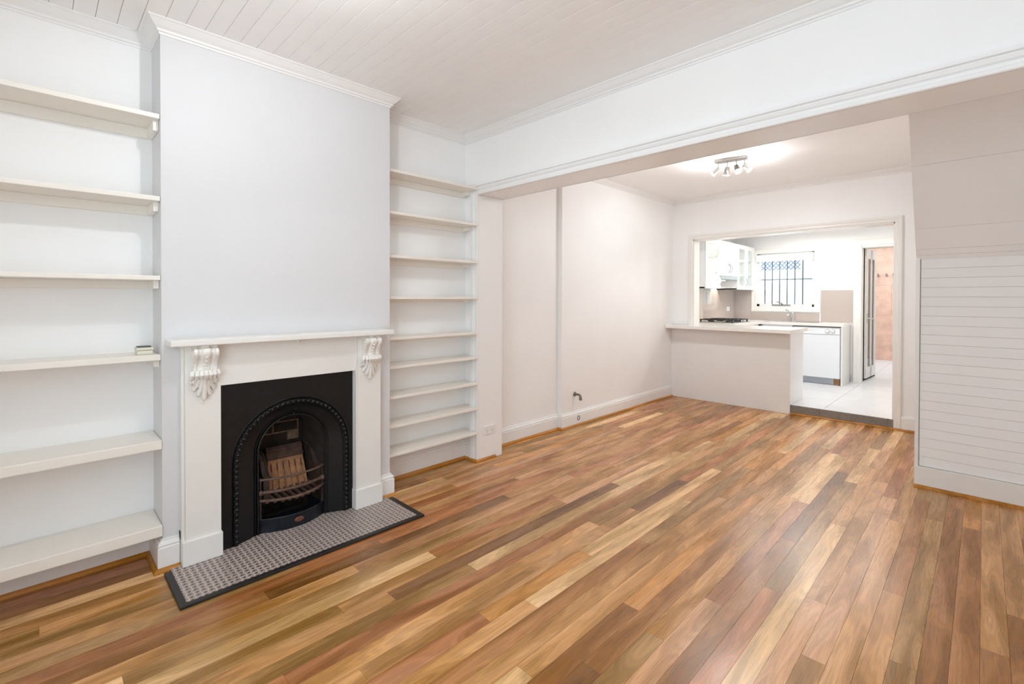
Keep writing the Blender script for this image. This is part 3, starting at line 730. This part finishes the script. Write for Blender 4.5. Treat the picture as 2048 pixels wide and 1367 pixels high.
struct('ceiling_kitchen', box(-3.2, -0.2, YK + .15, KY + .15, KC, KC + .12), M['ceil'])
GX0, GX1, GZ0, GZ1 = -2.70, -1.85, 1.185, 2.075    # kitchen window hole
DX0, DX1, DZ = -1.27, -0.48, 2.10                   # back door hole
struct('wall_back', MB().box(-3.2, GX0, KY, KY + .15, -0.05, KC).box(GX1, DX0, KY, KY + .15, -0.05, KC).box(DX1, -0.2, KY, KY + .15, -0.05, KC)
       .box(GX0, GX1, KY, KY + .15, -0.05, GZ0).box(GX0, GX1, KY, KY + .15, GZ1, KC).box(DX0, DX1, KY, KY + .15, DZ, KC), M['wall'])
# kitchen window
wk = thing('window_2', None, None, (-2.27, KY, GZ0), kind='structure')
cs_ = MB().sweep([(GX0 + .012, GZ0 + .012), (GX0 + .012, GZ1 - .012), (GX1 - .012, GZ1 - .012), (GX1 - .012, GZ0 + .012)], [(0, 0), (0, .012), (-.012, .018), (-.04, .018), (-.075, .024), (-.080, .020), (-.080, 0)], lambda a, b, h: (a, KY - h, b), True)
cs_.build('window_casing', M['trim'], wk)
mb = MB()
for a, b, c, d in ((GX0, GX0 + .045, GZ0, GZ1), (GX1 - .045, GX1, GZ0, GZ1), (GX0, GX1, GZ0, GZ0 + .05), (GX0, GX1, GZ1 - .045, GZ1)): mb.box(a, b, KY + .02, KY + .10, c, d)
mb.build('window_sash', M['trim'], wk)
MB().box(GX0 + .045, GX1 - .045, KY + .058, KY + .062, GZ0 + .05, GZ1 - .045).build('pane', M['glass'], wk)
MB().box(-2.46, -2.19, KY - .004, KY + .018, GZ0 + .036, GZ0 + .046).build('winder_rail', M['brass'], wk, .002)
MB().tube([(-2.30, KY - .01, GZ0 + .045), (-2.32, KY - .02, GZ0 + .07), (-2.37, KY - .025, GZ0 + .085), (-2.385, KY - .02, GZ0 + .10)], [.014, .011, .008, .007], 8).build('winder_handle', M['brass'], wk, smooth=True)
rb = thing('roller_blind', 'white roller blind rolled up at the top of the kitchen window', 'blind', (-2.27, KY - .05, 1.94))
MB().tube([(GX0 + .015, KY - .026, 2.020), (GX1 - .015, KY - .026, 2.020)], .026, 14).build('roller_tube', M['blind'], rb, smooth=True)
MB().box(GX0 + .02, GX1 - .02, KY - .052, KY - .046, 1.945, 2.025).build('blind_fabric', M['blind'], rb, .001)
MB().box(GX0 + .018, GX1 - .018, KY - .056, KY - .042, 1.932, 1.948).build('bottom_bar', M['blind'], rb, .003)
# bars outside the pane
gr = thing('security_grille', 'pale grey barred security grille outside the kitchen window', 'grille', (-2.27, KY + .14, GZ0))
for k in range(6):
    xx = -2.605 + k * .111
    MB().box(xx - .008, xx + .008, KY + .125, KY + .137, GZ0 + .01, GZ1 - .01).build('bar', M['bars'], gr)
MB().box(GX0 + .02, GX1 - .02, KY + .138, KY + .146, 1.632, 1.648).build('cross_bar', M['bars'], gr)
MB().box(GX0 + .02, GX1 - .02, KY + .138, KY + .146, GZ0 + .01, GZ0 + .025).build('cross_bar', M['bars'], gr)
# outside: neighbouring wall, mint brick return, lattice on top
struct('wall_outside', box(-5.2, -1.91, 10.2, 10.35, -0.1, 1.88), M['outwall'])
mw = struct('wall_outside_side', box(-2.27, -1.91, 9.4, 9.5, -0.1, 2.9), M['mint'])
lt = thing('lattice_screen', 'blue grey timber lattice screen above the wall outside the kitchen window', 'lattice', (-3.2, 10.25, 1.88))
for k in range(31):
    xx = -4.4 + k * .075
    for sgn in (1, -1):
        a = (xx - sgn * .20, 1.88); b = (xx + sgn * .20, 2.33)
        MB().tube([(a[0], 10.25 + sgn * .012, a[1]), (b[0], 10.25 + sgn * .012, b[1])], .012, 4).build('lattice_slat', M['lattice'], lt)
# back door: frame and open screen door, courtyard beyond
struct('trim_15', MB().sweep([(DX1, KZ), (DX1, DZ), (DX0, DZ), (DX0, KZ)], [(0, 0), (0, .012), (.012, .018), (.045, .018), (.085, .026), (.092, .020), (.092, 0)], lambda a, b, h: (a, KY - h, b)), M['trim'])
struct('trim_16', MB().box(DX0 - .005, DX0 + .005, KY, KY + .24, KZ, DZ).box(DX1 - .025, DX1 + .005, KY, KY + .30, KZ, DZ).box(DX0, DX1, KY, KY + .30, DZ - .03, DZ + .01)
       .box(DX0, DX1, KY + .15, KY + .30, DZ - .02, 2.45).box(-1.80, DX0 + .005, KY + .15, KY + .24, KZ - .1, 2.45).box(DX1 - .025, -.2, KY + .15, KY + .30, KZ - .1, 2.45), M['doorpaint'])
dr = thing('door_1', None, None, (-1.275, 9.25, KZ), kind='structure')
ex = -1.252; ey0, ey1 = 8.80, 9.42; ez0, ez1 = .125, 2.075
def leaf(u, z, d): return (ex + .036 * (u / .74) - d, ey0 + u * .62 / .74, z)
def leafbox(u0, u1, z0, z1, d0, d1):
    vs = [leaf(u, z, d) for z in (z0, z1) for d, u in ((d0, u0), (d0, u1), (d1, u1), (d1, u0))]
    return MB().add(vs, [(0, 1, 2, 3), (4, 7, 6, 5), (0, 4, 5, 1), (1, 5, 6, 2), (2, 6, 7, 3), (3, 7, 4, 0)])
for nm, a in (('stile', (0, .13, ez0, ez1)), ('stile', (.61, .74, ez0, ez1)), ('stile', (.33, .42, ez0, ez1)), ('rail', (.13, .61, ez1 - .14, ez1)), ('rail', (.13, .61, ez0, ez0 + .16))):
    leafbox(*a, 0, .035).build(nm, M['doorpaint'], dr)
for a in ((.13, .33), (.42, .61)): leafbox(a[0], a[1], ez0 + .16, ez1 - .14, .010, .018).build('dark_pane', M['screen'], dr)
leafbox(.0, .74, ez0 - .022, ez0, .005, .03).build('weather_seal', M['rubber'], dr)
MB().tube([leaf(.06, 1.03, .0), leaf(.06, 1.03, -.04), leaf(.30, 1.02, -.045)], .009, 8).build('door_handle', M['steel'], dr, smooth=True)
leafbox(.03, .09, .95, 1.10, -.006, 0).build('handle_plate', M['steel'], dr)
pw = struct('wall_courtyard', box(-2.2, -0.2, 12.0, 12.15, -0.05, 3.2), M['pinkg'])
for r_, (za, zb) in enumerate(((KZ, .48), (.482, 1.0), (1.002, 1.6), (1.602, 2.2), (2.202, 2.8), (2.802, 3.2))):
    xs = [-2.2 + (.3 if r_ % 2 else 0)]
    xx = -2.2; k = 0
    while xx < -0.25:
        x1 = min(xx + (.45 if (k == 0 and r_ % 2) else .9), -0.2)
        MB().box(xx + .001, x1 - .001, 11.985, 12.01, za, zb).build('wall_tile', M['pink'], pw, .001, seg=1); xx = x1; k += 1
struct('wall_courtyard_left', box(-1.90, -1.78, KY + .24, 12.0, -0.05, 2.9), M['doorpaint'])
struct('added_courtyard_roof', MB().box(-1.9, -.2, KY + .24, 9.9, 2.5, 2.6).box(-1.9, -.2, 11.6, 12.0, 2.5, 2.6).box(-1.9, -1.7, 9.9, 11.6, 2.5, 2.6), M['doorpaint'])  # unseen roof added to cut the sky light on the pink wall
for i, xx in enumerate((-1.505, -1.372, -1.262)):
    t = thing('wall_hook', ['metal hook on the pink wall nearest the open glazed door', 'middle metal hook of three on the pink wall', 'metal hook on the pink wall nearest the kitchen opening jamb'][i], 'hook', (xx, 11.98, 1.78), 'hooks on the pink wall')
    MB().lathe((xx, 11.985, 1.79), (0, -1, 0), [(.026, 0), (.026, .008), (.01, .012)], 12).build('hook_rose', M['hook'], t, smooth=True)
    MB().tube([(xx, 11.975, 1.79), (xx, 11.93, 1.785), (xx, 11.91, 1.80), (xx, 11.905, 1.83)], [.010, .010, .012, .016], 8).build('hook_arm', M['hook'], t, smooth=True)

# ------------------------------------------------------------------ kitchen fittings
PNX, PNY = -1.567, 6.09
pb = thing('peninsula_cabinet', 'white panelled kitchen peninsula base facing the timber floor', 'cabinet', (-2.28, 6.35, 0.0))
MB().box(X2 + .001, PNX, PNY, PNY + .02, 0.001, .929).build('front_panel', M['lam'], pb, .001)
MB().box(PNX - .02, PNX, PNY + .02, 6.64, KZ, .929).build('end_panel', M['cab'], pb, .001)
MB().box(OX0 + .02, PNX - .02, YK + .17, 6.62, KZ + .1, .929).build('carcass', M['cab'], pb)
pt = MB().prism([(X2 + .001, 5.925), (-1.524, 5.925), (-1.524, 6.66), (-2.45, 6.66), (-2.45, 7.93), (-1.385, 7.93), (-1.385, 8.499), (KX + .001, 8.499), (KX + .001, YK + .151), (OX0 + .013, YK + .151), (OX0 + .013, YK - .005), (OX0 - .065, YK - .028), (X2 + .001, YK - .028)],
                lambda a, b: (a, b, .930), lambda a, b: (a, b, .970))
props(pt.build('worktop', M['bench'], bevel=.002), 'cream stone worktop running from the peninsula round to the sink', 'worktop')
# back run: sink cabinet, dishwasher, end panel
sc_ = thing('sink_cabinet', 'white sink cabinet below the kitchen window between hob corner and dishwasher', 'cabinet', (-2.2, 8.2, KZ))
MB().box(-2.44, -2.02, 7.96, 8.49, KZ + .1, .929).build('carcass', M['cab'], sc_)
MB().box(-2.435, -2.025, 7.942, 7.959, KZ + .11, .905).build('cabinet_door', M['cab'], sc_, .002)
MB().box(-2.44, -2.02, 8.0, 8.02, KZ, KZ + .1).build('kickboard', M['kick'], sc_)
dw = thing('dishwasher', 'white dishwasher with two round dials under the kitchen worktop', 'dishwasher', (-1.71, 8.2, KZ))
MB().box(-2.01, -1.42, 7.97, 8.48, KZ + .10, .915).build('tub', M['dw'], dw)
MB().box(-2.005, -1.425, 7.942, 7.968, .195, .812).build('dishwasher_door', M['dw'], dw, .004)
cp_ = MB().box(-2.005, -1.425, 7.938, 7.968, .816, .905).build('control_panel', M['dw'], dw, .004)
for xx, r_ in ((-1.575, .026), (-1.505, .021)):
    mb = MB()
    mb.lathe((xx, 7.938, .862), (0, -1, 0), [(r_, 0), (r_, .010), (r_ * .75, .014), (.001, .014)], 18).build('dial', M['plastic'], cp_, smooth=True)
    rows = []
    for k in range(21):
        a = 2 * math.pi * k / 20
        rows.append([(xx + (r_ + .004 * math.cos(q)) * math.cos(a), 7.937 - .003 * math.sin(q), .862 + (r_ + .004 * math.cos(q)) * math.sin(a)) for q in [2 * math.pi * j / 5 for j in range(5)]])
    MB().grid(rows, True).build('dial_ring', M['slot'], cp_, smooth=True)
MB().box(-1.99, -1.70, 7.9365, 7.9385, .872, .888).build('panel_recess', M['plastic'], cp_)
MB().box(-2.005, -1.50, 7.975, 7.985, KZ + .004, .190).build('kickboard', M['kick'], dw)
MB().box(-1.50, -1.425, 7.965, 7.990, KZ + .004, .190).build('corner_packer', M['mdf'], dw)
MB().box(-2.008, -1.414, 7.972, 7.99, .906, .929).build('shadow_gap', M['gap'], dw)
ep = thing('end_panel', 'white cabinet end panel beside the dishwasher by the back door', 'panel', (-1.40, 8.2, KZ))
MB().box(-1.413, -1.392, 7.940, 8.44, KZ, .929).build('panel_board', M['lam'], ep, .001)
MB().box(-1.413, -1.392, 8.46, 8.495, KZ + .02, .929).build('rear_filler', M['beige'], ep, .001)
MB().box(-1.391, -1.386, 8.46, 8.495, KZ + .01, KZ + .11).build('metal_foot', M['kick'], ep)
hb_ = thing('hob_cabinet', 'white drawer cabinet under the gas hob along the left kitchen wall', 'cabinet', (-2.75, 7.3, KZ))
MB().box(KX + .002, -2.48, 6.67, 7.92, KZ + .1, .929).build('carcass', M['cab'], hb_)
for k, (za, zb) in enumerate(((.22, .44), (.445, .67), (.675, .915))): MB().box(-2.479, -2.462, 6.68, 7.6, za, zb).build('drawer_front', M['cab'], hb_, .002)
# sink and tap
sk = thing('kitchen_sink', 'stainless steel sink with drainer set in the worktop under the window', 'sink', (-2.05, 8.2, .970))
rimp = [(-2.44, 7.98), (-1.70, 7.98), (-1.70, 8.36), (-2.44, 8.36)]
MB().sweep(rimp, [(0, 0), (0, .004), (-.03, .005), (-.035, .001)], lambda a, b, h: (a, b, .970 + h), True).build('sink_rim', M['chrome'], sk)
MB().box(-2.41, -2.07, 8.01, 8.33, .9702, .9715).build('bowl', M['kick'], sk, 0)
MB().box(-2.05, -1.73, 8.01, 8.33, .9702, .973).build('drainer', M['steel'], sk)
for k in range(7): MB().box(-2.04, -1.74, 8.035 + k * .042, 8.045 + k * .042, .973, .976).build('drainer_rib', M['steel'], sk)
tp = thing('mixer_tap', 'chrome mixer tap with raised lever behind the kitchen sink', 'tap', (-2.14, 8.40, .97))
MB().lathe((-2.14, 8.425, .9705), (0, 0, 1), [(.028, 0), (.028, .006), (.022, .01), (.022, .10), (.024, .105), (.024, .135), (.014, .142)], 16).build('tap_body', M['chrome'], tp, smooth=True)
MB().tube([(-2.14, 8.395, 1.045), (-2.15, 8.34, 1.075), (-2.16, 8.27, 1.075), (-2.163, 8.245, 1.055)], [.014, .013, .012, .012], 10).build('spout', M['chrome'], tp, smooth=True)
MB().tube([(-2.14, 8.405, 1.11), (-2.17, 8.38, 1.125), (-2.21, 8.33, 1.15)], [.010, .008, .010], 8).build('lever', M['chrome'], tp, smooth=True)
# hob
ho = thing('gas_hob', 'gas hob with black iron trivets on the left kitchen worktop', 'hob', (-2.76, 7.30, .970))
MB().box(-3.01, -2.51, 6.99, 7.65, .9702, .978).build('hob_tray', M['steel'], ho, .003)
for i, (cx_, cy_) in enumerate(((-2.88, 7.12), (-2.88, 7.44), (-2.64, 7.12), (-2.64, 7.44))):
    MB().lathe((cx_, cy_, .978), (0, 0, 1), [(.045, 0), (.045, .008), (.034, .010), (.034, .018), (.028, .022), (.001, .023)], 16).build('burner', M['black_enamel'], ho, smooth=True)
for cy_ in (7.12, 7.44):
    mb = MB()
    for xx in (-2.99, -2.76, -2.53): mb.box(xx - .006, xx + .006, cy_ - .15, cy_ + .15, 1.008, 1.020)
    for yy in (cy_ - .145, cy_ + .145): mb.box(-2.99, -2.53, yy - .006, yy + .006, 1.008, 1.020)
    for xx in (-2.88, -2.64):
        for q in range(4):
            a = q * math.pi / 2; mb.tube([(xx + .035 * math.cos(a), cy_ + .04 * math.sin(a), 1.018), (xx + .115 * math.cos(a), cy_ + .145 * math.sin(a), 1.016)], .007, 5)
    for xx in (-2.985, -2.535):
        for yy in (cy_ - .14, cy_ + .14): mb.box(xx - .008, xx + .008, yy - .008, yy + .008, .978, 1.012)
    mb.build('trivet', M['black_enamel'], ho)
for k in range(4): MB().lathe((-2.60 - k * .06, 7.615, .978), (0, 0, 1), [(.016, 0), (.015, .016), (.001, .017)], 12).build('control_knob', M['chrome'], ho, smooth=True)
# splashbacks
spb = thing('splashback', 'glossy taupe glass splashback on the left wall behind the hob', 'splashback', (KX, 7.6, .970))
spb2 = thing('splashback', 'taupe glass splashback below and beside the kitchen window', 'splashback', (-2.2, KY, .970))
MB().box(KX + .001, KX + .007, 7.19, 8.492, .9705, 1.468).build('glass_panel', M['splash'], spb)
MB().box(KX + .008, -2.783, KY - .007, KY - .001, .9705, 1.468).build('glass_panel', M['splash'], spb2)
MB().box(-2.782, -1.790, KY - .007, KY - .001, .9705, 1.100).build('glass_panel', M['splash'], spb2)
MB().box(-1.772, -1.365, KY - .007, KY - .001, .9705, 1.455).build('glass_panel', M['splash'], spb2)
MB().box(KX + .001, KX + .009, YK + .16, 7.188, .9705, 1.468).build('painted_panel', M['beige'], spb)
ks = thing('wall_outlet', 'white wall outlet on the taupe splashback above the hob', 'outlet', (KX, 8.19, 1.1))
MB().box(KX + .0072, KX + .016, 8.13, 8.245, 1.115, 1.19).build('outlet_plate', M['plastic'], ks, .003)
MB().box(KX + .016, KX + .019, 8.15, 8.17, 1.16, 1.18).build('rocker_switch', M['plastic'], ks, .001)
MB().box(KX + .016, KX + .019, 8.205, 8.225, 1.16, 1.18).build('rocker_switch', M['plastic'], ks, .001)
# wall cabinets
CX, CZ0, CZ1 = -2.745, 1.468, 2.175
def handle(par, y_, z0, z1, bulge):
    n = 10
    MB().tube([(CX + .02 + .022 * math.sin(math.pi * k / n), y_ + bulge * math.sin(math.pi * k / n), z0 + (z1 - z0) * k / n) for k in range(n + 1)], .006, 6).build('handle', M['chrome'], par, smooth=True)
def cabinet(label, y0, y1, z0, doors, glazed):
    t = thing('wall_cabinet', label, 'cabinet', ((KX + CX) / 2, (y0 + y1) / 2, z0), 'wall cabinets over the hob')
    c = MB()
    if glazed:
        c.box(KX + .001, CX, y0, y0 + .018, z0, CZ1).box(KX + .001, CX, y1 - .018, y1, z0, CZ1).box(KX + .001, CX, y0, y1, z0, z0 + .018).box(KX + .001, CX, y0, y1, CZ1 - .018, CZ1).box(KX + .001, KX + .012, y0, y1, z0, CZ1)
        c.build('carcass', M['cab'], t)
        for q in (1, 2):
            zz = z0 + (CZ1 - z0) * q / 3; MB().box(KX + .013, CX - .03, y0 + .019, y1 - .019, zz - .008, zz + .008).build('inner_shelf', M['cab_in'], t)
        for q in range(3):
            cl = bpy.data.lights.new('cabinet_fill_light', 'POINT'); cl.energy = .55; cl.color = (1, .95, .86); cl.shadow_soft_size = .02  # added light, no bulb seen, brightens the cabinet interior
            co = bpy.data.objects.new('cabinet_fill_light', cl); C.objects.link(co); co.parent = t; co.location = Vector((-2.86, (y0 + y1) / 2, z0 + (CZ1 - z0) * (q + .85) / 3 - .01)) - wloc(t)
    else: c.box(KX + .001, CX, y0, y1, z0, CZ1).build('carcass', M['cab'], t)
    w_ = (y1 - y0) / doors
    for d in range(doors):
        a, b = y0 + d * w_ + .002, y0 + (d + 1) * w_ - .002
        if glazed:
            fr = MB(); q = .065
            fr.box(CX + .001, CX + .02, a, a + q, z0 + .002, CZ1 - .002).box(CX + .001, CX + .02, b - q, b, z0 + .002, CZ1 - .002).box(CX + .001, CX + .02, a + q, b - q, z0 + .002, z0 + .002 + q).box(CX + .001, CX + .02, a + q, b - q, CZ1 - .002 - q, CZ1 - .002)
            dd = fr.build('cabinet_door', M['cab'], t)
            MB().box(CX + .008, CX + .012, a + q, b - q, z0 + .002 + q, CZ1 - .002 - q).build('door_glass', M['glass'], dd)
        else: dd = MB().box(CX + .001, CX + .02, a, b, z0 + .002, CZ1 - .002).build('cabinet_door', M['cab'], t, .002)
        near = b - .035 if (doors == 1 or d == 0) else a + .035
        handle(dd, near, z0 + .05, z0 + .19, .018 if d == 0 else .018)
    return t
cabinet('white wall cabinet with one glass door nearest the kitchen opening', 6.53, 7.055, CZ0, 1, True)
cabinet('short white two door wall cabinet above the range hood', 7.057, 7.724, 1.66, 2, False)
cabinet('white wall cabinet with two glass doors in the corner by the window', 7.726, 8.494, CZ0, 2, True)
rh = thing('range_hood', 'slim steel range hood under the short middle wall cabinet', 'range hood', (-2.9, 7.39, 1.6))
MB().box(KX + .001, CX - .005, 7.060, 7.722, 1.605, 1.658).build('hood_body', M['kick'], rh, .003)
MB().box(CX - .004, CX + .018, 7.060, 7.722, 1.612, 1.658).build('hood_visor', M['steel'], rh, .002)
MB().lathe((-2.88, 7.55, 1.605), (0, 0, -1), [(.03, 0), (.03, .003), (.001, .004)], 14).build('hood_lamp', M['downl'], rh)
ld = bpy.data.lights.new('hood_bulb', 'SPOT'); ld.energy = 5; ld.color = (1, .86, .68); ld.spot_size = math.radians(95); ld.spot_blend = .5; ld.shadow_soft_size = .02
lo = bpy.data.objects.new('hood_bulb', ld); C.objects.link(lo); lo.parent = rh; lo.location = Vector((-2.93, 7.62, 1.595)) - wloc(rh); lo.rotation_euler = (0, math.radians(20), 0)
# kitchen downlights
for i, (xx, yy) in enumerate(((-2.25, 7.15), (-1.55, 7.15), (-1.0, 7.6), (-1.9, 7.7))):
    t = thing('downlight', ['recessed round downlight in the kitchen ceiling nearest the wall cabinets', 'recessed round downlight in the kitchen ceiling above the dishwasher side', 'recessed round downlight in the kitchen ceiling before the back door', 'recessed round downlight in the kitchen ceiling before the window'][i], 'downlight', (xx, yy, KC), 'kitchen downlights')
    MB().lathe((xx, yy, KC), (0, 0, -1), [(.050, 0), (.050, .004), (.036, .006), (.034, .001)], 18, False).build('trim_ring', M['chrome'], t, smooth=True)
    MB().lathe((xx, yy, KC - .001), (0, 0, -1), [(.034, 0), (.001, .001)], 18).build('lamp_lens', M['downl'], t)
    ld = bpy.data.lights.new('downlight_lamp', 'SPOT'); ld.energy = LAMP_KIT; ld.color = (1, .985, .96); ld.spot_size = math.radians(176); ld.spot_blend = .4; ld.shadow_soft_size = .035
    lo = bpy.data.objects.new('downlight_lamp', ld); C.objects.link(lo); lo.parent = t; lo.location = (0, 0, -.02)
